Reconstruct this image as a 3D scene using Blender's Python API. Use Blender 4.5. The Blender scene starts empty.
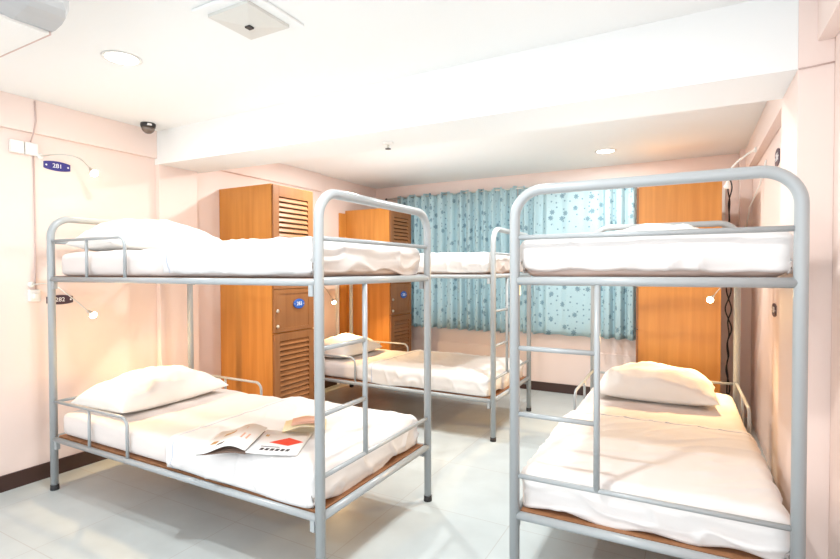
import bpy, bmesh, math, random
from mathutils import Vector, Matrix, noise

# ------------------------------------------------------------------ camera, world, exposure
scene = bpy.context.scene
COL = scene.collection
F_PX, YAW, PITCH, ROLL, CAM_H = 497.69, 0.5016, -0.0191, -0.0026, 1.2396
cy, sy = math.cos(YAW), math.sin(YAW)
fwd = Vector((-sy * math.cos(PITCH), cy * math.cos(PITCH), math.sin(PITCH)))
rt = Vector((cy, sy, 0))
up = rt.cross(fwd)
r2 = rt * math.cos(ROLL) + up * math.sin(ROLL)
u2 = up * math.cos(ROLL) - rt * math.sin(ROLL)
cam_data = bpy.data.cameras.new('camera')
cam_data.sensor_width = 36.0
cam_data.lens = F_PX * 36.0 / 840.0
cam_data.shift_x = 0.93 / 840
cam_data.shift_y = 0.77 / 840
cam_data.clip_start = 0.02
cam = bpy.data.objects.new('camera', cam_data)
COL.objects.link(cam)
cam.matrix_world = Matrix(((r2.x, u2.x, -fwd.x, 0), (r2.y, u2.y, -fwd.y, 0), (r2.z, u2.z, -fwd.z, CAM_H), (0, 0, 0, 1)))
scene.camera = cam

world = bpy.data.worlds.new('world')
scene.world = world
world.use_nodes = True
bg = world.node_tree.nodes['Background']
bg.inputs['Color'].default_value = (0.84, 0.93, 1.0, 1)
bg.inputs['Strength'].default_value = 2.4

scene.view_settings.view_transform = 'Standard'
scene.view_settings.look = 'None'
scene.view_settings.gamma = 1.0
scene.view_settings.use_curve_mapping = False
scene.view_settings.exposure = 0.27

CEIL, XL, XR, YB, YF = 2.245, -3.402, 0.435, 5.11, -1.8


def area_light(name, loc, size, power, color, parent=None):
    d = bpy.data.lights.new(name, 'AREA')
    d.shape = 'DISK'
    d.size = size
    d.energy = power
    d.color = color
    o = bpy.data.objects.new(name, d)
    COL.objects.link(o)
    o.location = loc
    if parent:
        o.parent = parent
    return o


def point_light(name, loc, radius, power, color, parent=None):
    d = bpy.data.lights.new(name, 'POINT')
    d.shadow_soft_size = radius
    d.energy = power
    d.color = color
    o = bpy.data.objects.new(name, d)
    COL.objects.link(o)
    o.location = loc
    if parent:
        o.parent = parent
    return o


# ------------------------------------------------------------------ materials
def mat(name, color, rough=0.5, metal=0.0, spec=0.5, emit=None, estr=0.0):
    m = bpy.data.materials.new(name)
    m.use_nodes = True
    b = m.node_tree.nodes['Principled BSDF']
    b.inputs['Base Color'].default_value = (*color, 1)
    b.inputs['Roughness'].default_value = rough
    b.inputs['Metallic'].default_value = metal
    b.inputs['Specular IOR Level'].default_value = spec
    if emit:
        b.inputs['Emission Color'].default_value = (*emit, 1)
        b.inputs['Emission Strength'].default_value = estr
    return m


def nodes_of(m):
    nt = m.node_tree
    return nt, nt.nodes, nt.links, nt.nodes['Principled BSDF']


def mottled(name, c1, c2, scale, rough=0.6, bump=0.0, bscale=60.0, stretch=(1, 1, 1), spec=0.4):
    m = mat(name, c1, rough, spec=spec)
    nt, N, L, b = nodes_of(m)
    tc = N.new('ShaderNodeTexCoord')
    mp = N.new('ShaderNodeMapping')
    mp.inputs['Scale'].default_value = stretch
    L.new(tc.outputs['Object'], mp.inputs['Vector'])
    nz = N.new('ShaderNodeTexNoise')
    nz.inputs['Scale'].default_value = scale
    nz.inputs['Detail'].default_value = 4
    L.new(mp.outputs[0], nz.inputs['Vector'])
    mx = N.new('ShaderNodeMix')
    mx.data_type = 'RGBA'
    mx.inputs[6].default_value = (*c1, 1)
    mx.inputs[7].default_value = (*c2, 1)
    L.new(nz.outputs['Fac'], mx.inputs[0])
    L.new(mx.outputs[2], b.inputs['Base Color'])
    if bump:
        n2 = N.new('ShaderNodeTexNoise')
        n2.inputs['Scale'].default_value = bscale
        L.new(mp.outputs[0], n2.inputs['Vector'])
        bp = N.new('ShaderNodeBump')
        bp.inputs['Strength'].default_value = bump
        bp.inputs['Distance'].default_value = 0.002
        L.new(n2.outputs['Fac'], bp.inputs['Height'])
        L.new(bp.outputs[0], b.inputs['Normal'])
    return m


def wood(name, c1, c2, rough=0.35):
    m = mat(name, c1, rough)
    nt, N, L, b = nodes_of(m)
    tc = N.new('ShaderNodeTexCoord')
    mp = N.new('ShaderNodeMapping')
    mp.inputs['Scale'].default_value = (9, 9, 0.55)
    L.new(tc.outputs['Object'], mp.inputs['Vector'])
    nz = N.new('ShaderNodeTexNoise')
    nz.inputs['Scale'].default_value = 2.2
    nz.inputs['Detail'].default_value = 6
    nz.inputs['Distortion'].default_value = 0.6
    L.new(mp.outputs[0], nz.inputs['Vector'])
    cr = N.new('ShaderNodeValToRGB')
    cr.color_ramp.elements[0].position = 0.3
    cr.color_ramp.elements[0].color = (*c2, 1)
    cr.color_ramp.elements[1].position = 0.72
    cr.color_ramp.elements[1].color = (*c1, 1)
    L.new(nz.outputs['Fac'], cr.inputs['Fac'])
    L.new(cr.outputs[0], b.inputs['Base Color'])
    return m


M = {}
M['wall'] = mottled('pale_pink_paint', (0.86, 0.71, 0.65), (0.88, 0.73, 0.67), 1.5, 0.65, 0.15, 90)
M['ceiling'] = mottled('white_ceiling_paint', (0.86, 0.875, 0.87), (0.88, 0.895, 0.89), 1.2, 0.7)
M['baseboard'] = mat('dark_brown_skirting', (0.055, 0.026, 0.02), 0.35)
M['metal'] = mottled('grey_blue_enamel', (0.37, 0.395, 0.41), (0.39, 0.42, 0.435), 3.0, 0.28, spec=0.6)
M['rubber'] = mat('black_rubber', (0.02, 0.02, 0.022), 0.6)
M['locker_side'] = wood('orange_plywood', (0.68, 0.29, 0.06), (0.56, 0.215, 0.038))
M['locker_door'] = wood('brown_door_wood', (0.33, 0.135, 0.045), (0.26, 0.10, 0.03), 0.4)
M['slat'] = wood('brown_slat_wood', (0.38, 0.16, 0.055), (0.30, 0.12, 0.04), 0.4)
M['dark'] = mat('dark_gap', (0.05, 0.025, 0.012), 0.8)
M['board'] = wood('brown_bed_board', (0.40, 0.19, 0.09), (0.28, 0.12, 0.05), 0.55)
M['steel'] = mat('brushed_steel', (0.72, 0.70, 0.64), 0.3, 1.0)
M['plastic'] = mat('white_plastic', (0.86, 0.85, 0.82), 0.4)
M['ac'] = mat('pale_grey_plastic', (0.48, 0.49, 0.50), 0.35)
M['vent'] = mat('off_white_vent', (0.66, 0.655, 0.62), 0.4)
M['blue'] = mat('blue_sign_plastic', (0.035, 0.03, 0.22), 0.4)
M['lblue'] = mat('bright_blue_plastic', (0.02, 0.10, 0.42), 0.35)
M['maroon'] = mat('maroon_sign_plastic', (0.06, 0.03, 0.06), 0.4)
M['white'] = mat('white_lettering', (0.9, 0.9, 0.92), 0.5)
M['black'] = mat('black_plastic', (0.025, 0.024, 0.026), 0.4)
M['smoke'] = mat('smoked_dome', (0.16, 0.12, 0.10), 0.12, spec=0.8)
M['wire'] = mat('pink_grey_wire', (0.62, 0.46, 0.42), 0.5)
M['wwire'] = mat('white_cable', (0.88, 0.87, 0.85), 0.4)
M['bulb_warm'] = mat('lit_bulb', (1, 1, 1), 0.5, emit=(1.0, 0.86, 0.55), estr=25)
M['bulb_off'] = mat('frosted_bulb', (0.92, 0.92, 0.9), 0.4)
M['down'] = mat('downlight_lens', (1, 1, 1), 0.5, emit=(1.0, 0.98, 0.93), estr=8)
M['red'] = mat('red_print', (0.75, 0.06, 0.03), 0.45)
M['ink'] = mat('black_ink', (0.03, 0.03, 0.035), 0.5)
M['tanprint'] = mat('tan_print', (0.50, 0.28, 0.11), 0.5)
M['pinkprint'] = mat('rose_print', (0.75, 0.42, 0.30), 0.5)
M['yellowpaper'] = mat('cream_paper', (0.80, 0.70, 0.45), 0.5)
M['curl_shade'] = mat('shaded_hollow', (0.16, 0.10, 0.075), 0.5)
M['paper'] = mat('glossy_white_paper', (0.80, 0.79, 0.78), 0.35)


def fabric(name, c):
    m = mottled(name, c, tuple(x * 0.965 for x in c), 6, 0.85, 0.25, 45, spec=0.15)
    return m


M['sheet'] = fabric('white_cotton', (0.82, 0.80, 0.79))
M['mattress'] = fabric('off_white_fitted_sheet', (0.80, 0.735, 0.70))
M['pillow'] = fabric('white_pillowcase', (0.86, 0.85, 0.82))
M['stripe'] = mat('pale_blue_hem', (0.55, 0.57, 0.66), 0.8)


def floor_mat():
    m = mat('pale_stone_tile', (0.7, 0.7, 0.66), 0.3, spec=0.45)
    nt, N, L, b = nodes_of(m)
    tc = N.new('ShaderNodeTexCoord')
    mp = N.new('ShaderNodeMapping')
    mp.inputs['Location'].default_value = (0.17, 0.1, 0)
    L.new(tc.outputs['Object'], mp.inputs['Vector'])
    br = N.new('ShaderNodeTexBrick')
    br.offset = 0
    br.inputs['Scale'].default_value = 1.0
    br.inputs['Brick Width'].default_value = 0.6
    br.inputs['Row Height'].default_value = 0.6
    br.inputs['Mortar Size'].default_value = 0.0025
    br.inputs['Mortar Smooth'].default_value = 0.3
    br.inputs['Color1'].default_value = (0.60, 0.66, 0.665, 1)
    br.inputs['Color2'].default_value = (0.62, 0.68, 0.685, 1)
    br.inputs['Mortar'].default_value = (0.52, 0.54, 0.53, 1)
    L.new(mp.outputs[0], br.inputs['Vector'])
    nz = N.new('ShaderNodeTexNoise')
    nz.inputs['Scale'].default_value = 5
    nz.inputs['Detail'].default_value = 6
    L.new(tc.outputs['Object'], nz.inputs['Vector'])
    mx = N.new('ShaderNodeMix')
    mx.data_type = 'RGBA'
    mx.blend_type = 'MULTIPLY'
    mx.inputs[0].default_value = 0.25
    L.new(br.outputs['Color'], mx.inputs[6])
    L.new(nz.outputs['Fac'], mx.inputs[7])
    L.new(mx.outputs[2], b.inputs['Base Color'])
    return m


M['floor'] = floor_mat()


def curtain_mat():
    m = bpy.data.materials.new('teal_flower_curtain')
    m.use_nodes = True
    nt = m.node_tree
    N, L = nt.nodes, nt.links
    N.clear()
    out = N.new('ShaderNodeOutputMaterial')
    uv = N.new('ShaderNodeUVMap')

    def mathn(op, a, b=None):
        n = N.new('ShaderNodeMath')
        n.operation = op
        for i, v in enumerate((a, b)):
            if v is None:
                continue
            if isinstance(v, (int, float)):
                n.inputs[i].default_value = v
            else:
                L.new(v, n.inputs[i])
        return n.outputs[0]

    def layer(scale, rad, petals, depth, off):
        mp = N.new('ShaderNodeMapping')
        mp.inputs['Location'].default_value = (off, off * 0.7, 0)
        L.new(uv.outputs[0], mp.inputs['Vector'])
        v = N.new('ShaderNodeTexVoronoi')
        v.voronoi_dimensions = '2D'
        v.inputs['Scale'].default_value = scale
        v.inputs['Randomness'].default_value = 0.75
        L.new(mp.outputs[0], v.inputs['Vector'])
        sub = N.new('ShaderNodeVectorMath')
        sub.operation = 'SUBTRACT'
        L.new(mp.outputs[0], sub.inputs[0])
        L.new(v.outputs['Position'], sub.inputs[1])
        ln = N.new('ShaderNodeVectorMath')
        ln.operation = 'LENGTH'
        L.new(sub.outputs[0], ln.inputs[0])
        sp = N.new('ShaderNodeSeparateXYZ')
        L.new(sub.outputs[0], sp.inputs[0])
        ang = mathn('ARCTAN2', sp.outputs[1], sp.outputs[0])
        pet = mathn('ADD', mathn('MULTIPLY', mathn('COSINE', mathn('MULTIPLY', ang, petals)), depth), 1 - depth)
        r = mathn('MULTIPLY', pet, rad)
        d = mathn('SUBTRACT', r, ln.outputs['Value'])
        s = mathn('MULTIPLY', d, 220.0)
        cl = N.new('ShaderNodeClamp')
        L.new(s, cl.inputs[0])
        # every second flower only
        sc = N.new('ShaderNodeSeparateColor')
        L.new(v.outputs['Color'], sc.inputs[0])
        keep = mathn('GREATER_THAN', sc.outputs[0], 0.4)
        return mathn('MULTIPLY', cl.outputs[0], keep)

    a = layer(7.5, 0.030, 7, 0.18, 0.0)
    b = layer(15.0, 0.013, 5, 0.25, 3.3)
    c = layer(20.0, 0.005, 3, 0.3, 7.7)
    f = mathn('ADD', mathn('MULTIPLY', a, 0.8), mathn('ADD', b, c))
    cl = N.new('ShaderNodeClamp')
    L.new(f, cl.inputs[0])
    mx = N.new('ShaderNodeMix')
    mx.data_type = 'RGBA'
    mx.inputs[6].default_value = (0.54, 0.705, 0.745, 1)
    mx.inputs[7].default_value = (0.20, 0.33, 0.41, 1)
    L.new(cl.outputs[0], mx.inputs[0])
    df = N.new('ShaderNodeBsdfDiffuse')
    tr = N.new('ShaderNodeBsdfTranslucent')
    L.new(mx.outputs[2], df.inputs['Color'])
    L.new(mx.outputs[2], tr.inputs['Color'])
    ms = N.new('ShaderNodeMixShader')
    ms.inputs[0].default_value = 0.33
    L.new(df.outputs[0], ms.inputs[1])
    L.new(tr.outputs[0], ms.inputs[2])
    L.new(ms.outputs[0], out.inputs['Surface'])
    return m


M['curtain'] = curtain_mat()
g = bpy.data.materials.new('window_glass')
g.use_nodes = True
gb = g.node_tree.nodes['Principled BSDF']
gb.inputs['Transmission Weight'].default_value = 1.0
gb.inputs['Roughness'].default_value = 0.02
gb.inputs['IOR'].default_value = 1.1
M['glass'] = g


# ------------------------------------------------------------------ mesh helpers
def link_mesh(name, bm, m, parent=None, smooth=False, uvs=None):
    me = bpy.data.meshes.new(name)
    bmesh.ops.recalc_face_normals(bm, faces=bm.faces)
    bm.to_mesh(me)
    bm.free()
    me.materials.append(m)
    if smooth:
        for p in me.polygons:
            p.use_smooth = True
    o = bpy.data.objects.new(name, me)
    COL.objects.link(o)
    if parent is not None:
        o.parent = parent
    return o


def bx(bm, x0, x1, y0, y1, z0, z1, bev=0.0):
    geom = bmesh.ops.create_cube(bm, size=1.0)
    vs = geom['verts']
    for v in vs:
        v.co = Vector((x0 + (v.co.x + .5) * (x1 - x0), y0 + (v.co.y + .5) * (y1 - y0), z0 + (v.co.z + .5) * (z1 - z0)))
    if bev:
        es = set()
        for v in vs:
            es.update(v.link_edges)
        bmesh.ops.bevel(bm, geom=list(es), offset=bev, segments=2, affect='EDGES', profile=0.5)
    return vs


def box_obj(name, dims, m, parent=None, bev=0.0):
    bm = bmesh.new()
    bx(bm, *dims, bev)
    return link_mesh(name, bm, m, parent)


def tube(bm, pts, r, n=14, cap=True):
    """sweep a circle along a polyline (parallel transport)"""
    pts = [Vector(p) for p in pts]
    rr = r if isinstance(r, (list, tuple)) else [r] * len(pts)
    t0 = (pts[1] - pts[0]).normalized()
    a = Vector((0, 0, 1)) if abs(t0.z) < 0.9 else Vector((1, 0, 0))
    nrm = (a - t0 * a.dot(t0)).normalized()
    rings = []
    prev = t0
    for i, p in enumerate(pts):
        if i == 0:
            t = t0
        elif i == len(pts) - 1:
            t = (pts[-1] - pts[-2]).normalized()
        else:
            t = ((pts[i + 1] - p).normalized() + (p - pts[i - 1]).normalized()).normalized()
        q = prev.rotation_difference(t)
        nrm = (q @ nrm).normalized()
        nrm = (nrm - t * nrm.dot(t)).normalized()
        bn = t.cross(nrm)
        prev = t
        rings.append([bm.verts.new(p + (nrm * math.cos(2 * math.pi * k / n) + bn * math.sin(2 * math.pi * k / n)) * rr[i]) for k in range(n)])
    for i in range(len(rings) - 1):
        for k in range(n):
            bm.faces.new((rings[i][k], rings[i][(k + 1) % n], rings[i + 1][(k + 1) % n], rings[i + 1][k]))
    if cap:
        bm.faces.new(rings[0][::-1])
        bm.faces.new(rings[-1])


def tube_obj(name, pts, r, m, parent=None, n=14):
    bm = bmesh.new()
    tube(bm, pts, r, n)
    o = link_mesh(name, bm, m, parent, smooth=True)
    return o


def bend(pts, rad, n=8):
    """round the corners of a polyline"""
    pts = [Vector(p) for p in pts]
    out = [pts[0]]
    for i in range(1, len(pts) - 1):
        p = pts[i]
        a = (pts[i - 1] - p).normalized()
        b = (pts[i + 1] - p).normalized()
        ang = a.angle(b)
        d = rad / math.tan(ang / 2)
        c = p + (a + b).normalized() * (rad / math.sin(ang / 2))
        s, e = p + a * d - c, p + b * d - c
        for k in range(n + 1):
            out.append(c + s.slerp(e, k / n) if False else c + (s * math.sin((1 - k / n) * (math.pi - ang)) + e * math.sin(k / n * (math.pi - ang))) / math.sin(math.pi - ang))
    out.append(pts[-1])
    return out


def lathe(bm, prof, loc, n=24, axis='Z'):
    rings = []
    for (r, z) in prof:
        ring = []
        for k in range(n):
            a = 2 * math.pi * k / n
            p = Vector((r * math.cos(a), r * math.sin(a), z))
            if axis == 'Y':
                p = Vector((p.x, p.z, p.y))
            if axis == 'X':
                p = Vector((p.z, p.x, p.y))
            ring.append(bm.verts.new(Vector(loc) + p))
        rings.append(ring)
    for i in range(len(rings) - 1):
        for k in range(n):
            bm.faces.new((rings[i][k], rings[i][(k + 1) % n], rings[i + 1][(k + 1) % n], rings[i + 1][k]))
    bm.faces.new(rings[0])
    bm.faces.new(rings[-1][::-1])


def lathe_obj(name, prof, loc, m, parent=None, n=24, axis='Z'):
    bm = bmesh.new()
    lathe(bm, prof, loc, n, axis)
    return link_mesh(name, bm, m, parent, smooth=True)


def tag(o, label, cat, group=None, kind=None):
    if label:
        o['label'] = label
    if cat:
        o['category'] = cat
    if group:
        o['group'] = group
    if kind:
        o['kind'] = kind
    return o


def struct(o):
    o['kind'] = 'structure'
    return o


def empty(name, loc=(0, 0, 0), rz=0.0):
    o = bpy.data.objects.new(name, None)
    o.empty_display_size = 0.1
    COL.objects.link(o)
    o.location = loc
    o.rotation_euler = (0, 0, rz)
    return o


def copy_tree(o, parent=None):
    c = o.copy()
    COL.objects.link(c)
    if parent is not None:
        c.parent = parent
    for ch in list(o.children):
        copy_tree(ch, c)
    return c


def text_mesh(name, body, size, mtx, m, parent=None, depth=0.0008):
    cu = bpy.data.curves.new(name, 'FONT')
    cu.body = body
    cu.size = size
    cu.extrude = depth
    cu.align_x = 'CENTER'
    cu.align_y = 'CENTER'
    tmp = bpy.data.objects.new(name + '_tmp', cu)
    COL.objects.link(tmp)
    bpy.context.view_layer.update()
    me = bpy.data.meshes.new_from_object(tmp)
    bpy.data.objects.remove(tmp)
    me.transform(mtx)
    me.materials.clear()
    me.materials.append(m)
    o = bpy.data.objects.new(name, me)
    COL.objects.link(o)
    if parent is not None:
        o.parent = parent
    return o


# orientation matrices for flat things on walls: local x = text right, local y = up, local z = out of wall
def face_px(loc):      # on the left wall, facing +X (text runs towards +Y)
    return Matrix.Translation(loc) @ Matrix(((0, 0, 1, 0), (1, 0, 0, 0), (0, 1, 0, 0), (0, 0, 0, 1)))


def face_nx(loc):      # on the right wall, facing -X (text runs towards -Y)
    return Matrix.Translation(loc) @ Matrix(((0, 0, -1, 0), (-1, 0, 0, 0), (0, 1, 0, 0), (0, 0, 0, 1)))


# ------------------------------------------------------------------ the room
struct(box_obj('floor', (XL - .12, XR + .12, YF, YB + .12, -0.1, 0), M['floor']))
struct(box_obj('ceiling', (XL - .12, XR + .12, YF, YB + .12, CEIL, CEIL + .1), M['ceiling']))
struct(box_obj('wall_left', (XL - .12, XL, YF, YB + .12, 0, CEIL), M['wall']))
struct(box_obj('wall_right', (XR, XR + .12, YF, YB + .12, 0, CEIL), M['wall']))
WX0, WX1, WZ0, WZ1 = -2.95, -0.55, 0.68, 2.02
bm = bmesh.new()
bx(bm, XL, WX0, YB, YB + .12, 0, CEIL)
bx(bm, WX1, XR, YB, YB + .12, 0, CEIL)
bx(bm, WX0, WX1, YB, YB + .12, 0, WZ0)
bx(bm, WX0, WX1, YB, YB + .12, WZ1, CEIL)
struct(link_mesh('wall_back', bm, M['wall']))
# protruding lower wall under the window
struct(box_obj('trim_1', (XL, XR, YB - .018, YB, 0, 0.43), M['wall'], bev=.003))
# cross beam, edge beams, pilasters
bm = bmesh.new()
for v in bx(bm, XL, 0.33, 2.245, 2.60, 2.0, CEIL):
    if v.co.z < 2.1:
        v.co.z = 2.008 if v.co.x < -1 else 1.963
struct(link_mesh('trim_2', bm, M['ceiling']))
struct(box_obj('trim_3', (XL, XL + .03, YF, 2.245, 2.05, CEIL), M['wall'], bev=.002))
struct(box_obj('trim_4', (XL, XL + .03, 2.60, 4.05, 2.065, CEIL), M['wall'], bev=.002))
struct(box_obj('trim_5', (XL, XL + .045, 2.246, 2.56, 0, 2.008), M['wall'], bev=.002))
struct(box_obj('trim_6', (0.33, XR, 2.245, 2.62, 0, CEIL), M['wall'], bev=.002))
struct(box_obj('trim_7', (XR - .05, XR, YF, 2.245, 2.05, CEIL), M['wall'], bev=.002))
struct(box_obj('trim_8', (XR - .05, XR, 2.62, 4.95, 2.05, CEIL), M['wall'], bev=.002))
struct(box_obj('trim_9', (0.348, XR, 4.95, YB - .018, 0, CEIL), M['wall'], bev=.002))
# skirting
struct(box_obj('baseboard_left', (XL, XL + .014, YF, YB - .02, 0, 0.092), M['baseboard'], bev=.003))
struct(box_obj('baseboard_back', (XL + .014, 0.34, YB - .032, YB - .018, 0, 0.092), M['baseboard'], bev=.003))
struct(box_obj('baseboard_right', (XR - .014, XR, YF, 2.24, 0, 0.092), M['baseboard'], bev=.003))
# window
bm = bmesh.new()
wy0, wy1 = YB + .03, YB + .08
for x0, x1, z0, z1 in ((WX0, WX0 + .05, WZ0, WZ1), (WX1 - .05, WX1, WZ0, WZ1), (WX0, WX1, WZ0, WZ0 + .05), (WX0, WX1, WZ1 - .05, WZ1),
                       (-2.17, -2.12, WZ0, WZ1), (-1.38, -1.33, WZ0, WZ1)):
    bx(bm, x0, x1, wy0, wy1, z0, z1)
wf = struct(link_mesh('window_1', bm, M['plastic']))
box_obj('window_pane', (WX0 + .05, WX1 - .05, YB + .052, YB + .058, WZ0 + .05, WZ1 - .05), M['glass'], wf)


# ------------------------------------------------------------------ ceiling lamps
def downlight(loc, label, power=16):
    e = empty('downlight', loc)
    tag(e, label, 'ceiling light', 'recessed ceiling lights')
    lathe_obj('rim', [(0.072, 0), (0.084, -0.001), (0.085, -0.004), (0.074, -0.006), (0.07, -0.004)], (0, 0, 0), M['plastic'], e, 32)
    lathe_obj('lens', [(0.001, -0.0045), (0.069, -0.0045), (0.069, -0.001), (0.001, -0.001)], (0, 0, 0), M['down'], e, 32)
    area_light('lamp_light', (0, 0, -0.012), 0.10, power, (0.98, 1.0, 0.985), e)
    return e


downlight((-2.36, 1.40, CEIL), 'round recessed ceiling light glowing on the ceiling above the left bunk bed', 8)
downlight((-0.646, 4.45, CEIL), 'round recessed ceiling light glowing beyond the beam in front of the curtains', 15)
downlight((-2.35, 3.35, CEIL), 'round recessed ceiling light hidden behind the cross beam over the back bunk', 24)
downlight((-0.9, 3.05, CEIL), 'round recessed ceiling light hidden behind the cross beam over the right bunk', 18)
downlight((-0.75, 1.0, CEIL), 'unseen ceiling fill light added above the aisle in front of the right bunk bed', 20)  # out of frame, added to brighten the centre and the right wall
downlight((-0.75, -0.8, CEIL), 'unseen ceiling fill light added behind the viewer', 16)  # added soft fill from the camera side, never in view


# ------------------------------------------------------------------ bunk beds
BL, BW = 1.933, 0.886
ZL, ZU, ZT, ZG, ZC = 0.294, 1.2, 1.543, 1.365, 0.448
HW, HL = BW / 2, BL / 2
RP = 0.0195


def make_bed():
    e = empty('bunk_bed')
    for y in (-HL, HL):
        ef = tube_obj('end_frame', bend([(-HW, y, 0.03), (-HW, y, ZT), (HW, y, ZT), (HW, y, 0.03)], 0.105, 12), RP, M['metal'], e, 20)
        for s in (-1, 1):
            lathe_obj('rubber_foot', [(0.001, 0), (0.0215, 0), (0.0225, 0.003), (0.0215, 0.03), (0.018, 0.031)], (s * HW, y, 0), M['rubber'], ef, 20)
        for z in (ZL, ZU):
            tube_obj('end_rail', [(-HW, y, z), (HW, y, z)], 0.0165, M['metal'], e, 16)
        za, zb = (ZG, ZC) if y < 0 else (ZU + .205, ZL + .205)
        for z in (za, zb):
            tube_obj('crossbar', [(-HW, y, z), (HW, y, z)], 0.0095 if y < 0 else .0082, M['metal'], e, 12)
    for z in (ZL, ZU):
        for s in (-1, 1):
            x = s * HW
            sr = tube_obj('side_rail', [(x, -HL + .01, z - .004), (x, HL - .01, z - .004)], 0.0145, M['metal'], e, 14)
            for yy in (-1, 1):
                y1 = yy * (HL - .022)
                box_obj('bracket', (x - .011, x + .011, min(y1, y1 - yy * .022), max(y1, y1 - yy * .022), z - .058, z - .006), M['metal'], sr, .002)
            # short head guard
            gd = tube_obj('side_guard', bend([(x, HL, z + .212), (x, HL - .70, z + .212), (x, HL - .70, z)], 0.05, 8), 0.0082, M['metal'], e, 12)
            tube_obj('guard_post', [(x, HL - .36, z), (x, HL - .36, z + .212)], 0.0078, M['metal'], gd, 12)
        bb = bmesh.new()
        bx(bb, -HW + .018, HW - .018, -HL + .018, HL - .018, z, z + .012)
        link_mesh('bed_board', bb, M['board'], e)
    lx = -HW + .302
    tube_obj('ladder_upright', [(lx, -HL, ZC), (lx, -HL, ZU)], 0.0112, M['metal'], e, 14)
    for z in (0.688, 0.942):
        tube_obj('ladder_rung', [(-HW, -HL, z), (lx, -HL, z)], 0.0095, M['metal'], e, 12)
    return e


def bed_pose(ox, oy, rz):
    # (ox, oy): the foot post on the ladder side
    R = Matrix.Rotation(rz, 4, 'Z')
    c = Vector((ox, oy, 0)) - (R @ Vector((-HW, -HL, 0)))
    return c, rz


POSE = [bed_pose(-1.2396, 1.4705, math.pi / 2 + .0024), bed_pose(-1.2585, 3.4081, math.pi / 2 - .0045),
        bed_pose(0.2884 - BW, 1.869 - .014, .016)]
bed0 = make_bed()
labels = ['grey tubular steel bunk bed along the left, with magazines on its lower bunk',
          'grey tubular steel bunk bed at the back between the two lockers, near the curtains',
          'grey tubular steel bunk bed at the right, foot end towards the viewer']
for i, (c, rz) in enumerate(POSE):
    b = bed0 if i == 0 else copy_tree(bed0)
    b.location = c
    b.rotation_euler = (0, 0, rz)
    tag(b, labels[i], 'bunk bed', 'grey metal bunk beds')


# ------------------------------------------------------------------ bedding
def fbm(p, o=3):
    return noise.fractal(p, 1.0, 2.0, o, noise_basis='PERLIN_ORIGINAL')


def place(o, i):
    c, rz = POSE[i]
    o.location = (c.x, c.y, 0)
    o.rotation_euler = (0, 0, rz)


def mattress(i, z0, seed, label, th=0.136):
    sx, sy_, r = 0.848, 1.845, 0.04
    bm = bmesh.new()
    nx, ny, nz = 26, 52, 7
    idx = {}

    def vert(a, b, c):
        k = (a, b, c)
        if k not in idx:
            p = Vector(((a / nx - .5) * sx, (b / ny - .5) * sy_, (c / nz) * th))
            cl = Vector((max(-sx / 2 + r, min(sx / 2 - r, p.x)), max(-sy_ / 2 + r, min(sy_ / 2 - r, p.y)), max(r, min(th - r, p.z))))
            d = p - cl
            if d.length > 1e-6:
                n = d.normalized()
                p = cl + n * r
                w = fbm(Vector((p.x * 9 + seed, p.y * 9, p.z * 16))) * .006
                p += n * (w if p.z > .02 else 0)
            p.z = max(p.z, 0.0)
            idx[k] = bm.verts.new(p + Vector((0, .01, z0)))
        return idx[k]

    for a in range(nx):
        for b in range(ny):
            for c in (0, nz):
                bm.faces.new((vert(a, b, c), vert(a + 1, b, c), vert(a + 1, b + 1, c), vert(a, b + 1, c)))
    for a in range(nx):
        for c in range(nz):
            for b in (0, ny):
                bm.faces.new((vert(a, b, c), vert(a + 1, b, c), vert(a + 1, b, c + 1), vert(a, b, c + 1)))
    for b in range(ny):
        for c in range(nz):
            for a in (0, nx):
                bm.faces.new((vert(a, b, c), vert(a, b + 1, c), vert(a, b + 1, c + 1), vert(a, b, c + 1)))
    o = link_mesh('mattress', bm, M['mattress'], smooth=True)
    place(o, i)
    return tag(o, label, 'mattress', 'single mattresses on the bunks')


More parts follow.
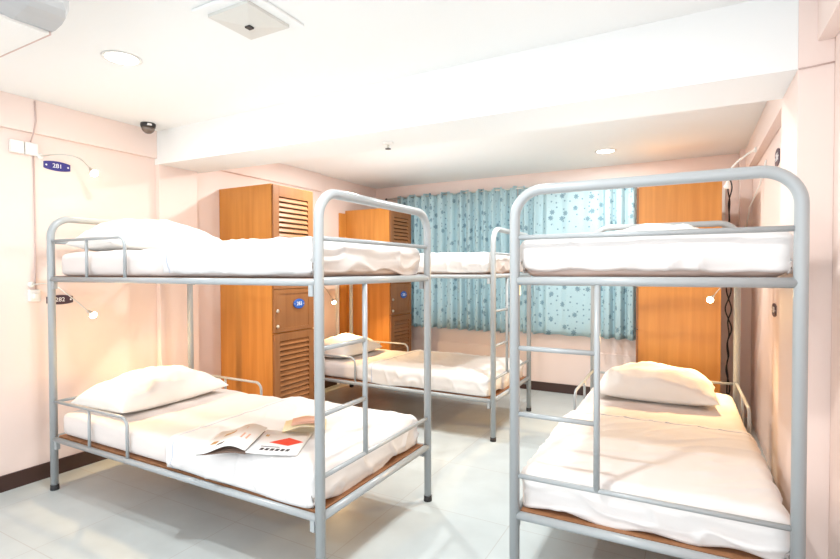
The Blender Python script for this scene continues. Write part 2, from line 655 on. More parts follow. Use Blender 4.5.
def duvet(i, zm, seed, label, y_fold, drop=0.10, puff=0.022, upper=False):
    """cover draped over mattress from the foot up to y_fold; zm = mattress top"""
    hx, yf = 0.848 / 2 + .008, -1.845 / 2 + .01 - .010
    r = 0.045
    top_w = hx - r
    arc = r * math.pi / 2
    NS, NT = 84, 110
    s_max = top_w + arc + drop
    t_len = (y_fold - (yf + r)) + arc + drop
    rnd = random.Random(seed)

    def prof(s, inner, side_drop):   # s distance from centre, returns offset, z drop, normal angle
        if s <= inner:
            return s, 0.0, 0.0
        if s <= inner + arc:
            a = (s - inner) / r
            return inner + r * math.sin(a), r * (1 - math.cos(a)), a
        return inner + r, r + (s - inner - arc), math.pi / 2

    bm = bmesh.new()
    grid = []
    for it in range(NT + 1):
        row = []
        tt = it / NT
        # t measured from the fold down to the foot hem
        t = tt * t_len
        ty = (y_fold - (yf + r))
        for is_ in range(NS + 1):
            ss = is_ / NS * 2 - 1
            hemw = 1 + 0.20 * noise.noise(Vector((t * 3.2 + seed * 3.1, (1 if ss > 0 else -1) * 4.0, seed)))
            sgn = 1 if ss >= 0 else -1
            s = abs(ss) * (top_w + arc + drop * hemw)
            x, dz1, a1 = prof(s, top_w, drop)
            if t <= ty:
                y, dz2, a2 = y_fold - t, 0.0, 0.0
            else:
                hemt = 1 + 0.22 * noise.noise(Vector((ss * 3.0, seed * 1.7, 2.0)))
                q, dz2, a2 = prof((t - ty) * hemt, 0.0, drop)
                y = (yf + r) - q
            # corner: round the plan
            dz = max(dz1, dz2)
            if dz1 > 0 and dz2 > 0:
                dz = (dz1 ** 3 + dz2 ** 3) ** (1 / 3) if dz < r else max(dz1, dz2)
                ox, oy = x - top_w, (yf + r) - y
                ln = math.hypot(ox, oy)
                if ln > r:
                    x = top_w + ox * r / ln
                    y = (yf + r) - oy * r / ln
            x *= sgn
            n = Vector((sgn * math.sin(a1), -math.sin(a2), math.cos(a1) * math.cos(a2)))
            if n.length < .05:
                n = Vector((sgn, -1, 0))
            n.normalize()
            P = Vector((x * 5 + seed, y * 5, dz * 6))
            w = 0.5 * fbm(P * 1.0, 2)
            crease = (1 - abs(noise.noise(Vector((x * 4 + seed * 2, y * 9 - x * 5, dz * 9))) * 2)) ** 4 * 0.5
            k = .010 if n.z > .6 else .016
            edge = min(1.0, dz / .05)
            fade = 1.0
            disp = puff * (0.25 + 0.75 * n.z) + w * k + crease * (.012 + .015 * edge)
            if upper:
                disp += 0.010 * math.exp(-((dz - .055) / .03) ** 2)
            # roll at fold line
            if t < 0.03:
                disp += .008 * math.sqrt(max(0, 1 - ((t - .03) / .03) ** 2)) - .008
            # pinned-in hem: pull the last few cm back to the mattress side
            if dz > r + drop * .6:
                disp -= .012 * ((dz - r - drop * .6) / (drop * .4))
            p = Vector((x, y, zm - dz)) + n * max(disp, .002)
            row.append(bm.verts.new(p))
        grid.append(row)
    k0 = int(.045 / t_len * NT) + 1
    sb = bmesh.new()
    pr = None
    for b in range(NS + 1):
        pa, pb = grid[k0][b].co.copy(), grid[k0][b].co.lerp(grid[k0 + 1][b].co, .7)
        nn = Vector((0, 0, 1)) if abs(b / NS * 2 - 1) * (top_w + arc + drop) < top_w else Vector((1 if b > NS / 2 else -1, 0, 0))
        q4 = [sb.verts.new(v) for v in (pa - nn * .001, pb - nn * .001, pb + nn * .0015, pa + nn * .0015)]
        if pr:
            for j in range(4):
                sb.faces.new((pr[j], pr[(j + 1) % 4], q4[(j + 1) % 4], q4[j]))
        pr = q4
    for a in range(NT):
        for b in range(NS):
            bm.faces.new((grid[a][b], grid[a][b + 1], grid[a + 1][b + 1], grid[a + 1][b]))
    o = link_mesh('duvet', bm, M['sheet'], smooth=True)
    # make normals point up before thickening inwards
    if o.data.polygons[len(o.data.polygons) // 3 - NS // 2].normal.z < 0:
        o.data.flip_normals()
    sd = o.modifiers.new('thickness', 'SOLIDIFY')
    sd.thickness = 0.006
    sd.offset = -1
    place(o, i)
    link_mesh('hem_stripe', sb, M['stripe'], o)
    return tag(o, label, 'duvet', 'white duvets on the bunks')


def pillow(i, loc, dims, seed, label, rz=0.0, tilt=0.0):
    a, b, h = dims
    bm = bmesh.new()
    n = 40
    top, bot = [], []
    for iu in range(n + 1):
        u = -math.cos(math.pi * iu / n)
        rt_, rb_ = [], []
        for iv in range(n + 1):
            v = -math.cos(math.pi * iv / n)
            x = a / 2 * u * (1 - .05 * (1 - v * v) ** 1.0 * 0 - .055 * (1 - v * v) * abs(u) ** 3)
            y = b / 2 * v * (1 - .07 * (1 - u * u) * abs(v) ** 3)
            f = max(0.0, (1 - abs(u) ** 2.4) * (1 - abs(v) ** 2.2)) ** .5
            wr = fbm(Vector((x * 8 + seed, y * 8, seed)), 4) * .020 * f ** .5
            wr += (1 - abs(noise.noise(Vector((x * 6 + y * 4, y * 5 - x * 3, seed * 1.3)))) * 2) ** 3 * .006 * (1 - f) * 2 * min(1, f * 4)
            zt = h * .78 * f + wr
            zb = -h * .22 * min(1, f * 1.3)
            vt = bm.verts.new((x, y, zt))
            if iu in (0, n) or iv in (0, n):
                vb = vt
            else:
                vb = bm.verts.new((x, y, zb))
            rt_.append(vt)
            rb_.append(vb)
        top.append(rt_)
        bot.append(rb_)
    for p in range(n):
        for q in range(n):
            bm.faces.new((top[p][q], top[p + 1][q], top[p + 1][q + 1], top[p][q + 1]))
            f = (bot[p][q], bot[p][q + 1], bot[p + 1][q + 1], bot[p + 1][q])
            if len(set(f)) == 4 and f[0] is not top[p][q]:
                bm.faces.new(f)
            else:
                fs = list(dict.fromkeys(f))
                if len(fs) >= 3:
                    try:
                        bm.faces.new(fs)
                    except ValueError:
                        pass
    for v in bm.verts:
        v.co.z += h * .22
    R = Matrix.Rotation(rz, 4, 'Z') @ Matrix.Rotation(tilt, 4, 'X')
    bm.transform(Matrix.Translation(loc) @ R)
    o = link_mesh('pillow', bm, M['pillow'], smooth=True)
    place(o, i)
    return tag(o, label, 'pillow', 'white pillows on the bunks')


ZML, ZMU, TH = ZL + .013, ZU + .013, 0.136
names = ['left bunk bed', 'back bunk bed', 'right bunk bed']
for i in range(3):
    mattress(i, ZML, i * 7.3 + 1, 'mattress in a pinkish white sheet on the lower bunk of the %s' % names[i])
    mattress(i, ZMU, i * 5.1 + 3, 'mattress in a pinkish white sheet on the upper bunk of the %s' % names[i])
zt_l, zt_u = ZML + TH, ZMU + TH
d0 = duvet(0, zt_l, 1, 'white duvet on the lower bunk of the left bed, under the magazines', -.03, .085)
d0u = duvet(0, zt_u, 5, 'rumpled white duvet hanging over the upper bunk of the left bed', -.02, .075, .026, True)
duvet(1, zt_l, 9, 'white duvet on the lower bunk of the back bed between the lockers', .16, .085)
duvet(1, zt_u, 12, 'white duvet on the upper bunk of the back bed before the curtains', .30, .075, .026, True)
duvet(2, zt_l, 17, 'white duvet smoothed over the lower bunk of the right bed', .02, .085)
duvet(2, zt_u, 21, 'white duvet puffed over the upper bunk of the right bed', .30, .075, .026, True)

# bed local axes: x across (ladder side negative), y towards the head
pillow(0, (-.01, .70, zt_l + .001), (.72, .48, .19), 2, 'white pillow at the head of the lower bunk, left bed', .04)
pillow(0, (-.02, .69, zt_u + .001), (.74, .48, .205), 4, 'white pillow at the head of the upper bunk, left bed', -.03)
pillow(1, (-.03, .69, zt_l + .001), (.66, .44, .18), 6, 'white pillow lit by a small lamp on the lower bunk of the back bed', .03)
pillow(2, (-.02, .62, zt_l + .001), (.68, .48, .20), 8, 'glowing white pillow on the lower bunk of the right bed', .0)
pillow(2, (-.02, .62, zt_u + .001), (.66, .46, .17), 10, 'white pillow barely showing above the upper mattress of the right bed', .0)


# ------------------------------------------------------------------ lockers
def locker(loc, rz, label, w=0.467, d=0.575, h=1.91, plate='283'):
    """local: front faces +X, width along +Y, back at x=0"""
    e = empty('locker', loc, rz)
    tag(e, label, 'locker', 'wooden lockers')
    bm = bmesh.new()
    bx(bm, 0, d, 0, .018, 0, h)
    bx(bm, 0, d, w - .018, w, 0, h)
    bx(bm, 0, d, .018, w - .018, h - .018, h)
    bx(bm, 0, d, .018, w - .018, .05, .068)
    bx(bm, 0, .008, .018, w - .018, .0, h)
    bx(bm, d - .03, d - .015, .018, w - .018, 0, .05)
    bx(bm, .01, d, .018, w - .018, .745, .758)
    link_mesh('body', bm, M['locker_side'], e)
    fx0, fx1 = d, d + .018
    y0, y1 = .006, w - .006
    st, rl = .062, .075

    def door(z0, z1, name, louvres, top=rl, bot=rl):
        b = bmesh.new()
        bx(b, fx0, fx1, y0, y0 + st, z0, z1, .0015)
        bx(b, fx0, fx1, y1 - st, y1, z0, z1, .0015)
        bx(b, fx0, fx1, y0 + st, y1 - st, z1 - top, z1, .0015)
        bx(b, fx0, fx1, y0 + st, y1 - st, z0, z0 + bot, .0015)
        o = link_mesh(name, b, M['locker_door'], e)
        yy0, yy1, zz0, zz1 = y0 + st, y1 - st, z0 + bot, z1 - top
        b = bmesh.new()
        if louvres:
            n = int((zz1 - zz0) / .038)
            stp = (zz1 - zz0) / n
            for k in range(n):
                zc = zz0 + (k + .5) * stp
                # tilted slat: outer edge low
                q = [(fx1 - .002, zc - .018), (fx1 + .001, zc - .013), (fx0 + .003, zc + .016), (fx0, zc + .012)]
                vs = [[b.verts.new((x, y, z)) for (x, z) in q] for y in (yy0, yy1)]
                for j in range(4):
                    b.faces.new((vs[0][j], vs[0][(j + 1) % 4], vs[1][(j + 1) % 4], vs[1][j]))
                b.faces.new(vs[0])
                b.faces.new(vs[1][::-1])
            link_mesh('louvre', b, M['slat'], o)
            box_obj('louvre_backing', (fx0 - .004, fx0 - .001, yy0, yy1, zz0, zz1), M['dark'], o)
        else:
            bx(b, fx0 + .004, fx1 - .005, yy0, yy1, zz0, zz1)
            link_mesh('panel', b, M['locker_door'], o)
        return o

    # one tall door: upper louvre, plain middle with number, lower louvre
    door(1.10, h - .006, 'upper_door', True, .085, .05)
    mid = door(.762, 1.096, 'middle_door', False, .035, .03)
    door(.055, .752, 'lower_door', True, .06, .08)
    yc = w * .60
    b = bmesh.new()
    lathe(b, [(.001, 0), (.064, 0), (.064, .004), (.060, .006), (.001, .006)], (0, 0, 0), 28, 'X')
    for v in b.verts:
        v.co.z *= .62
        v.co += Vector((fx1, yc, .975))
    pl = link_mesh('number_plate', b, M['lblue'], mid)
    text_mesh('plate_number', plate, .042, face_px((fx1 + .0066, yc, .975)), M['white'], pl)
    for yy in (-.052, .052):
        lathe_obj('screw', [(.001, 0), (.005, 0), (.004, .002), (.001, .0025)], (fx1 + .0055, yc + yy, .975), M['steel'], pl, 12, 'X')
    for zz in (.93, .81):
        lathe_obj('lock', [(.001, 0), (.014, 0), (.014, .006), (.011, .012), (.001, .013)], (fx1, y0 + .035, zz), M['steel'], mid, 20, 'X')
    return e


locker((XL + .002, 2.80, 0), 0, 'tall brown louvred locker with orange side just behind the left bunk bed')
locker((XL + .002, 4.49, 0), 0, 'tall brown louvred locker with orange side in the far corner beside the curtain', .45, plate='285')
# the third one stands against the right wall, its plain side to the viewer
lk = locker((0.195, 4.40 + .467, 0), math.pi, 'plain orange side of a tall wooden locker standing behind the right bunk bed', .467, .575, plate='287')

# ------------------------------------------------------------------ curtains
rod = empty('curtain_rod', (0, 5.03, 2.090))
tag(rod, 'thin dark curtain rod running along the back wall', 'curtain rod')
tube_obj('rod', [(-3.20, 0, 0), (-0.42, 0, 0)], 0.007, M['steel'], rod, 12)
for x in (-3.20, -0.42):
    lathe_obj('finial', [(.001, -.018), (.011, -.012), (.014, 0), (.011, .012), (.001, .018)], (x, 0, 0), M['black'], rod, 14, 'X')
for x in (-3.12, -1.8, -0.46):
    tube_obj('rod_bracket', [(x, 0, 0), (x, .04, -.01), (x, .078, -.01)], .005, M['steel'], rod, 8)


def curtain(x0, x1, z0, ztop, folds, amp, seed, label, flat=None):
    bm = bmesh.new()
    uvl = bm.loops.layers.uv.new('UVMap')
    nx, nz = int((x1 - x0) * 150), 40
    grid = []
    # phase function with uneven pleats
    ph, phv = 0.0, []
    for a in range(nx + 1):
        x = x0 + (x1 - x0) * a / nx
        dens = folds * (1 + .35 * noise.noise(Vector((x * 2.3 + seed, seed, 0))))
        loc_amp = 1.0
        if flat and flat[0] < x < flat[1]:
            k = min(1, min(x - flat[0], flat[1] - x) / .12)
            dens *= (1 - .45 * k)
            loc_amp = 1 - .72 * k
        phv.append((ph, loc_amp))
        ph += dens * 2 * math.pi * (x1 - x0) / nx
    arc = 0.0
    px = None
    us = []
    for a in range(nx + 1):
        x = x0 + (x1 - x0) * a / nx
        y = amp * phv[a][1] * math.sin(phv[a][0])
        if px is not None:
            arc += math.hypot(x - px[0], y - px[1])
        us.append(arc)
        px = (x, y)
    for b in range(nz + 1):
        t = b / nz
        z = z0 + (ztop - z0) * t
        row = []
        for a in range(nx + 1):
            x = x0 + (x1 - x0) * a / nx
            p, la = phv[a]
            A = amp * la * (1.0 - .25 * t + .2 * noise.noise(Vector((x * 4, z * 1.5, seed))))
            y = A * math.sin(p + .25 * noise.noise(Vector((x * 2, z * 2, seed))))
            y += .35 * A * math.sin(2.1 * p + 1)
            xx = x + .006 * noise.noise(Vector((x * 5, z * 1.2, seed + 4)))
            zz = z
            if b == nz:
                zz += .022 * (math.sin(p * .5 + .6) > .1)
            if b == 0:
                zz += .004 * math.sin(p) - .012 * (x - x0) / (x1 - x0)
            row.append(bm.verts.new((xx, 5.03 + y * .8 - .002, zz)))
        grid.append(row)
    for b in range(nz):
        for a in range(nx):
            f = bm.faces.new((grid[b][a], grid[b][a + 1], grid[b + 1][a + 1], grid[b + 1][a]))
            for lp, (aa, bb) in zip(f.loops, ((a, b), (a + 1, b), (a + 1, b + 1), (a, b + 1))):
                lp[uvl].uv = (us[aa], (ztop - z0) * bb / nz)
    o = link_mesh('curtain', bm, M['curtain'], smooth=True)
    sd = o.modifiers.new('thickness', 'SOLIDIFY')
    sd.thickness = 0.0016
    return tag(o, label, 'curtain', 'teal flowered curtains')


curtain(-3.05, -1.60, .60, 2.095, 9.5, .046, 3, 'teal curtain with grey flower print, closely pleated, left half of the window')
curtain(-1.585, -0.455, .60, 2.085, 9, .046, 11, 'teal curtain with grey flower print, flat in the middle, right half of the window', (-1.38, -.72))


# ------------------------------------------------------------------ number signs on the walls
def wall_sign(mtx_fn, loc, num, m, label, w=.145, h=.058, group='number signs on the walls'):
    bm = bmesh.new()
    n = 14
    top, bot = [], []
    for k in range(n + 1):
        u = -1 + 2 * k / n
        hh = h / 2 * (.66 + .34 * (1 - u * u))
        top.append((u * w / 2, hh))
        bot.append((u * w / 2, -hh))
    outline = bot + top[::-1]
    a = [bm.verts.new((x, y, 0)) for x, y in outline]
    b = [bm.verts.new((x, y, .006)) for x, y in outline]
    bm.faces.new(a[::-1])
    bm.faces.new(b)
    for k in range(len(a)):
        bm.faces.new((a[k], a[(k + 1) % len(a)], b[(k + 1) % len(a)], b[k]))
    bm.transform(mtx_fn((0, 0, 0)))
    o = link_mesh('number_sign', bm, m)
    o.location = loc
    tag(o, label, 'sign', group)
    text_mesh('sign_number', num, h * .62, mtx_fn((0, 0, 0)) @ Matrix.Translation((0, 0, .0065)), M['white'], o)
    for s in (-1, 1):
        b2 = bmesh.new()
        lathe(b2, [(.001, 0), (.0055, 0), (.0045, .002), (.001, .0025)], (0, 0, 0), 12)
        b2.transform(mtx_fn((0, 0, 0)) @ Matrix.Translation((s * w * .41, 0, .006)))
        link_mesh('screw', b2, M['white'], o)
    return o


wall_sign(face_px, (XL, 1.612, 1.882), '281', M['blue'], 'violet blue wall sign reading 281 above the left bunk bed')
wall_sign(face_px, (XL, 1.615, 1.068), '282', M['maroon'], 'dark maroon wall sign reading 282 below the upper bunk of the left bed')
wall_sign(face_nx, (XR, 3.56, 1.895), '286', M['maroon'], 'dark oval number sign on the right wall above the right bunk bed', .15, .10)
wall_sign(face_nx, (XR, 3.62, 1.0), '287', M['maroon'], 'dark oval number sign on the right wall under the upper bunk', .15, .08)


# ------------------------------------------------------------------ reading lamps
def reading_lamp(base, outward, pts, lit, label, power=4.0):
    """base: fixing point on the wall; pts: arm points in world, last = bulb"""
    e = empty('reading_lamp', base)
    tag(e, label, 'reading lamp', 'small flexible reading lamps')
    B = Vector(base)
    loc = [Vector(p) - B for p in pts]
    # smooth arm through the points
    arm = []
    P = [loc[0]] + loc + [loc[-1]]
    for k in range(1, len(P) - 2):
        for q in range(8):
            t = q / 8
            p0, p1, p2, p3 = P[k - 1], P[k], P[k + 1], P[k + 2]
            arm.append(.5 * ((2 * p1) + (p2 - p0) * t + (2 * p0 - 5 * p1 + 4 * p2 - p3) * t * t + (3 * p1 - p0 - 3 * p2 + p3) * t ** 3))
    arm.append(loc[-1])
    tube_obj('arm', arm, .0035 if lit else .007, M['steel'] if lit else M['wwire'], e, 8)
    bm = bmesh.new()
    lathe(bm, [(.001, 0), (.018, 0), (.018, .01), (.012, .014), (.001, .014)], (0, 0, 0), 18)
    bm.transform(Vector((0, 0, 1)).rotation_difference(Vector(outward)).to_matrix().to_4x4())
    link_mesh('wall_base', bm, M['plastic'], e, True)
    d = (arm[-1] - arm[-3]).normalized()
    rot = Vector((0, 0, 1)).rotation_difference(d).to_matrix().to_4x4()
    T = Matrix.Translation(arm[-1]) @ rot
    bm = bmesh.new()
    lathe(bm, [(.005, -.012), (.010, -.004), (.012, .012), (.020, .030), (.019, .030), (.010, .012), (.004, .0)], (0, 0, 0), 18)
    bm.transform(T)
    link_mesh('lamp_head', bm, M['steel'] if lit else M['plastic'], e, True)
    bm = bmesh.new()
    lathe(bm, [(.001, .010), (.010, .014), (.020, .028), (.021, .038), (.015, .048), (.001, .052)], (0, 0, 0), 18)
    bm.transform(T)
    link_mesh('bulb', bm, M['bulb_warm'] if lit else M['bulb_off'], e, True)
    if lit:
        L_ = bpy.data.lights.new('lamp_light', 'SPOT')
        L_.energy = power
        L_.color = (1.0, 0.66, 0.30)
        L_.spot_size = math.radians(150)
        L_.spot_blend = 1.0
        L_.shadow_soft_size = .018
        lo = bpy.data.objects.new('lamp_light', L_)
        COL.objects.link(lo)
        lo.parent = e
        lo.matrix_local = Matrix.Translation(arm[-1] + d * .075) @ Vector((0, 0, -1)).rotation_difference(d).to_matrix().to_4x4()
    return e


reading_lamp((XL, 1.465, 1.165), (1, 0, 0), [(XL + .012, 1.465, 1.165), (-3.33, 1.54, 1.165), (-3.27, 1.60, 1.10), (-3.19, 1.67, 1.00)], True,
             'small lit reading lamp on a thin bent arm below the upper bunk, left wall', 34)
reading_lamp((XL, 1.52, 1.925), (1, 0, 0), [(XL + .012, 1.52, 1.925), (-3.34, 1.60, 1.945), (-3.27, 1.67, 1.93), (-3.20, 1.70, 1.86)], True,
             'small white reading lamp on a curved arm next to the 281 sign', 9)
reading_lamp((XL, 3.86, 1.17), (1, 0, 0), [(XL + .012, 3.86, 1.17), (-3.30, 3.86, 1.16), (-3.18, 3.88, 1.06), (-3.11, 3.89, .96)], True,
             'small lit reading lamp glowing over the lower bunk of the back bed', 40)
reading_lamp((XR, 3.82, 1.16), (-1, 0, 0), [(XR - .012, 3.82, 1.16), (.33, 3.93, 1.165), (.20, 3.97, 1.14), (.125, 3.90, 1.06)], True,
             'small lit reading lamp hanging over the lower bunk of the right bed', 60)
reading_lamp((XR - .05, 4.15, 2.07), (-1, 0, 0), [(XR - .06, 4.15, 2.07), (.33, 4.2, 2.05), (.25, 4.25, 1.98), (.225, 4.27, 1.88)], False,
             'white curved reading lamp at the top right above the right bunk bed')

# white cable ducts
tag(box_obj('cable_duct', (.205, .250, 5.085, 5.11, 1.35, 1.95), M['plastic'], bev=.004), 'upright white duct at the right end of the orange locker side', 'duct')
tag(box_obj('cable_duct', (XL, XL + .022, 4.31, 4.35, .0, 1.35), M['plastic'], bev=.003), 'narrow white vertical duct on the left wall before the far locker', 'duct')

tag(box_obj('wall_board', (XL, XL + .016, 4.37, 4.486, 0.0, 1.875), M['locker_side'], bev=.002), 'narrow orange wooden board on the left wall touching the far locker', 'board')

# sockets and wires on the left wall
for y, lab in ((1.40, 'white switch box high on the left wall, the one nearer the viewer'), (1.47, 'white switch box high on the left wall, beside the 281 sign')):
    e = empty('switch_box', (XL, y, 1.955))
    tag(e, lab, 'switch', 'pair of white switch boxes')
    box_obj('housing', (0, .03, -.033, .033, -.036, .036), M['plastic'], e, .005)
    box_obj('rocker', (.03, .034, -.014, .014, -.02, .02), M['plastic'], e, .0015)
e = empty('socket_box', (XL, 1.475, 1.10))
tag(e, 'small white socket box on the left wall under the reading lamp', 'socket')
box_obj('housing', (0, .025, -.03, .03, -.035, .035), M['plastic'], e, .005)
box_obj('plug', (.025, .045, -.012, .012, -.015, .012), M['plastic'], e, .003)
w = tube_obj('wire', [(XL + .034, 1.485, 2.235), (XL + .034, 1.49, 2.12), (XL + .034, 1.478, 2.05), (XL + .012, 1.47, 1.995)], .004, M['wire'], None, 8)
tag(w, 'pinkish wire running from the ceiling edge down to the switch boxes', 'wire')
w = tube_obj('wire', [(XL + .006, 1.487, 1.919), (XL + .006, 1.49, 1.5), (XL + .007, 1.488, 1.30), (XL + .006, 1.486, 1.137)], .004, M['wire'], None, 8)
tag(w, 'thin pinkish wire dropping from switch box to socket on the left wall', 'wire')
w = tube_obj('wire', [(XR - .006, 4.05, 1.97), (XR - .014, 4.3, 1.85), (XR - .05, 4.6, 1.72), (XR - .06, 4.85, 1.50)], .006, M['wwire'], None, 8)
tag(w, 'white cable slanting down the right wall above the right bunk', 'wire')
w = tube_obj('wire', [(.331, 2.241, 1.962), (.38, 2.240, 1.964), (.434, 2.241, 1.968)], .0028, M['wire'], None, 8)  # thin tube added to draw the pillar's joint line
tag(w, 'thin grey strip added as the joint line across the pink pillar at the level of the beam', 'wire')
# tangle of black cable behind the locker
rnd = random.Random(4)
bm = bmesh.new()
for s in range(2):
    pts = []
    z = 2.0
    while z > .0:
        pts.append((.268 + .020 * noise.noise(Vector((z * 6, s * 5, 1))) * 1.6, 4.86 + .02 * noise.noise(Vector((z * 7, s * 3, 8))), z))
        z -= .015
    tube(bm, pts, .0055, 7)
tag(link_mesh('black_cable', bm, M['black'], smooth=True), 'tangled black cable hanging in the gap right of the orange locker', 'cable')

# ------------------------------------------------------------------ ceiling things
e = empty('dome_camera', (-3.25, 2.10, CEIL))
tag(e, 'small dark dome security camera under the ceiling by the cross beam', 'security camera')
lathe_obj('collar', [(.001, 0), (.046, 0), (.048, -.012), (.044, -.028), (.001, -.028)], (0, 0, 0), M['black'], e, 28)
lathe_obj('dome', [(.042, -.028), (.040, -.042), (.031, -.056), (.018, -.066), (.001, -.069)], (0, 0, 0), M['smoke'], e, 28)
box_obj('label_sticker', (.030, .0495, -.030, -.004, -.022, -.008), M['white'], e, .002)

e = empty('ceiling_vent', (-1.54, 1.42, CEIL))
tag(e, 'square white ceiling vent with a four sided raised centre', 'vent')
box_obj('plate', (-.15, .15, -.15, .15, -.012, 0), M['ceiling'], e, .004)
bm = bmesh.new()
s = .108
base = [bm.verts.new((x, y, -.024)) for x, y in ((-s, -s), (s, -s), (s, s), (-s, s))]
topv = [bm.verts.new((x, y, -.012)) for x, y in ((-s, -s), (s, -s), (s, s), (-s, s))]
q = .014
tip = [bm.verts.new((x, y, -.040)) for x, y in ((-q, -q), (q, -q), (q, q), (-q, q))]
for k in range(4):
    bm.faces.new((base[k], base[(k + 1) % 4], tip[(k + 1) % 4], tip[k]))
    bm.faces.new((topv[k], topv[(k + 1) % 4], base[(k + 1) % 4], base[k]))
bm.faces.new(tip)
bm.faces.new(topv)
link_mesh('deflector', bm, M['vent'], e)
box_obj('sensor', (-.013, .013, -.013, .013, -.047, -.039), M['black'], e, .002)

e = empty('sprinkler', (-1.558, 2.47, 1.985))
tag(e, 'small sprinkler head under the cross beam', 'sprinkler')
lathe_obj('flange', [(.001, 0), (.032, 0), (.030, -.006), (.012, -.012), (.001, -.012)], (0, 0, 0), M['plastic'], e, 20)
tube_obj('body', [(0, 0, -.01), (0, 0, -.028)], .007, M['steel'], e, 10)
lathe_obj('deflector', [(.001, -.034), (.017, -.034), (.017, -.037), (.001, -.037)], (0, 0, 0), M['black'], e, 16)

# air conditioner hanging top left
AX0, AX1 = -2.72, -1.65
e = empty('air_conditioner', ((AX0 + AX1) / 2, .72, CEIL))
tag(e, 'grey white air conditioner hanging below the ceiling at the top left', 'air conditioner')
ex0, ex1 = AX0 - (AX0 + AX1) / 2, AX1 - (AX0 + AX1) / 2
prof = [(.13, -.235), (.142, -.20), (.145, -.12), (.125, -.035), (-.13, -.035), (-.17, -.08), (-.172, -.14), (-.14, -.19), (-.07, -.225), (.02, -.24)]
bm = bmesh.new()
rings = []
K = 10
for k in range(-K, K + 1):
    t = k / K
    x = ex0 + (ex1 - ex0) * (t + 1) / 2
    rings.append((x, 1.0))
xs = []
CAP = ((0, .50), (.008, .68), (.024, .80), (.052, .90), (.09, .96), (.14, 1.0))
for f_, sc_ in CAP:
    xs.append((ex0 + f_, sc_))
for f_, sc_ in CAP[::-1]:
    xs.append((ex1 - f_, sc_))
rr_ = []
for x, sc_ in xs:
    rr_.append([bm.verts.new((x, y * sc_, -.13 + (z + .13) * sc_)) for y, z in prof])
for a in range(len(rr_) - 1):
    for k in range(len(prof)):
        bm.faces.new((rr_[a][k], rr_[a][(k + 1) % len(prof)], rr_[a + 1][(k + 1) % len(prof)], rr_[a + 1][k]))
bm.faces.new(rr_[0])
bm.faces.new(rr_[-1][::-1])
link_mesh('housing', bm, M['ac'], e)
box_obj('flap', (ex0 + .11, ex1 - .16, -.02, .122, -.2465, -.236), M['plastic'], e, .002)
box_obj('outlet_edge', (ex0 + .11, ex1 - .16, .123, .128, -.246, -.225), M['wire'], e, .001)
box_obj('mounting_plate', (ex0 + .1, ex1 - .1, -.10, .10, -.05, 0), M['ac'], e, .003)

# ------------------------------------------------------------------ magazines on the lower left bunk
ZD = zt_l + .031


def page_strip(bm, w, d, n, fz, thick, x0=0.0):
    """curved sheet along local x (0..w), depth along y"""
    rows = []
    for k in range(n + 1):
        x = x0 + w * k / n
        z = fz(k / n)
        rows.append([bm.verts.new((x, 0, z)), bm.verts.new((x, d, z)), bm.verts.new((x, d, z + thick)), bm.verts.new((x, 0, z + thick))])
    for k in range(n):
        for j in range(4):
            bm.faces.new((rows[k][j], rows[k][(j + 1) % 4], rows[k + 1][(j + 1) % 4], rows[k + 1][j]))
    bm.faces.new(rows[0])
    bm.faces.new(rows[-1][::-1])


def print_patch(name, parent, pts, z, m):
    bm = bmesh.new()
    lo = [bm.verts.new((x, y, (z(x) if callable(z) else z))) for x, y in pts]
    hi = [bm.verts.new((x, y, (z(x) if callable(z) else z) + .0006)) for x, y in pts]
    bm.faces.new(lo[::-1])
    bm.faces.new(hi)
    for k in range(len(pts)):
        bm.faces.new((lo[k], lo[(k + 1) % len(pts)], hi[(k + 1) % len(pts)], hi[k]))
    return link_mesh(name, bm, m, parent)


# open magazine: spine roughly along the bed width, left pages curl up near the spine
mg = empty('magazine', (-1.62, 1.45, ZD), math.radians(28))
tag(mg, 'open magazine lying on the lower left bunk, its left pages curling up', 'magazine', 'magazines on the lower left bunk')


def fl(t):  # left page bundle: flat at outer edge, curling up towards the spine
    return .004 + .050 * math.sin(min(1, t * 1.02) * math.pi * .80) ** 2 * (t ** .7)


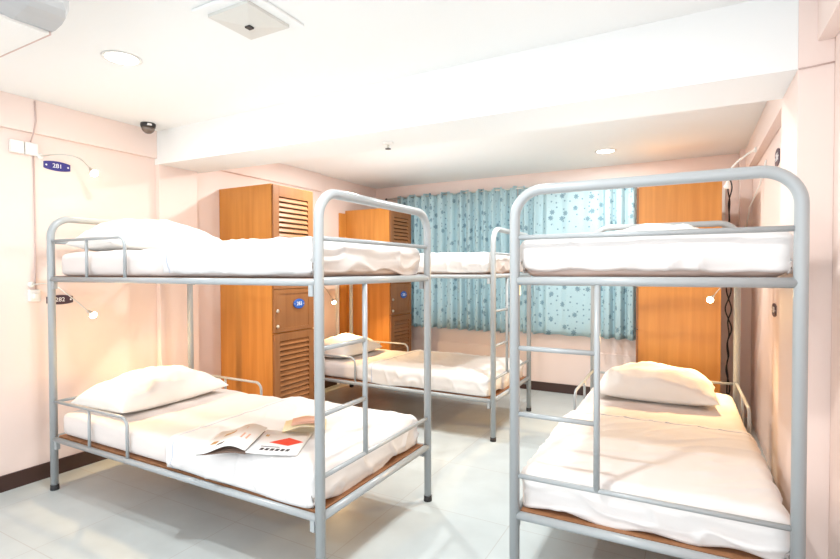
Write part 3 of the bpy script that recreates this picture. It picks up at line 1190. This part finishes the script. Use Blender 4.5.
bm = bmesh.new(); page_strip(bm, .215, .29, 18, lambda t: fl(t), .004, -.215); link_mesh('left_pages', bm, M['paper'], mg, True)
bm = bmesh.new(); page_strip(bm, .205, .285, 18, lambda t: .3 * fl(t), .003, -.205); link_mesh('hollow_shade_sheet', bm, M['curl_shade'], mg, True)  # dark sheet painting the shade in the hollow under the curl
bm = bmesh.new(); page_strip(bm, .215, .29, 12, lambda t: .001 + .012 * (1 - t) ** 2, .004, 0); rp = link_mesh('right_pages', bm, M['paper'], mg, True)


def zl_(x):
    return fl((x + .215) / .215) + .0042


def zr_(x):
    return .001 + .012 * (1 - x / .215) ** 2 + .0042


for (a, b, c, d, mm) in ((-.17, -.12, .20, .23, 'tanprint'), (-.13, -.07, .22, .25, 'pinkprint'), (-.19, -.165, .10, .14, 'tanprint'), (-.15, -.12, .06, .09, 'ink'), (-.06, -.03, .10, .16, 'pinkprint')):
    print_patch('printed_picture', mg, [(a, c), (b, c), (b, d), (a, d)], zl_, M[mm])
print_patch('printed_picture', mg, [(.06, .13), (.15, .10), (.205, .15), (.13, .20)], zr_, M['red'])
for k in range(6):
    a = .045 + k * .022
    print_patch('printed_headline', mg, [(a, .035), (a + .014, .035), (a + .017, .060), (a + .003, .060)], zr_, M['ink'])
print_patch('printed_text', mg, [(.02, .20), (.035, .20), (.035, .225), (.02, .225)], zr_, M['tanprint'])
print_patch('printed_text', mg, [(.04, .075), (.12, .075), (.12, .080), (.04, .080)], zr_, M['ink'])

# folded papers farther back
m3 = empty('magazine', (-1.67, 1.715, ZD + .014), math.radians(38))
tag(m3, 'folded cream and rose magazine lying farthest back on the lower left bunk', 'magazine', 'magazines on the lower left bunk')
bm = bmesh.new(); page_strip(bm, .20, .16, 14, lambda t: .002 + .022 * math.sin(t * math.pi) ** 2, .004, 0); link_mesh('pages', bm, M['yellowpaper'], m3, True)
bm = bmesh.new(); page_strip(bm, .15, .11, 10, lambda t: .028 + .008 * math.sin(t * math.pi), .003, .04); link_mesh('folded_page', bm, M['pinkprint'], m3, True)
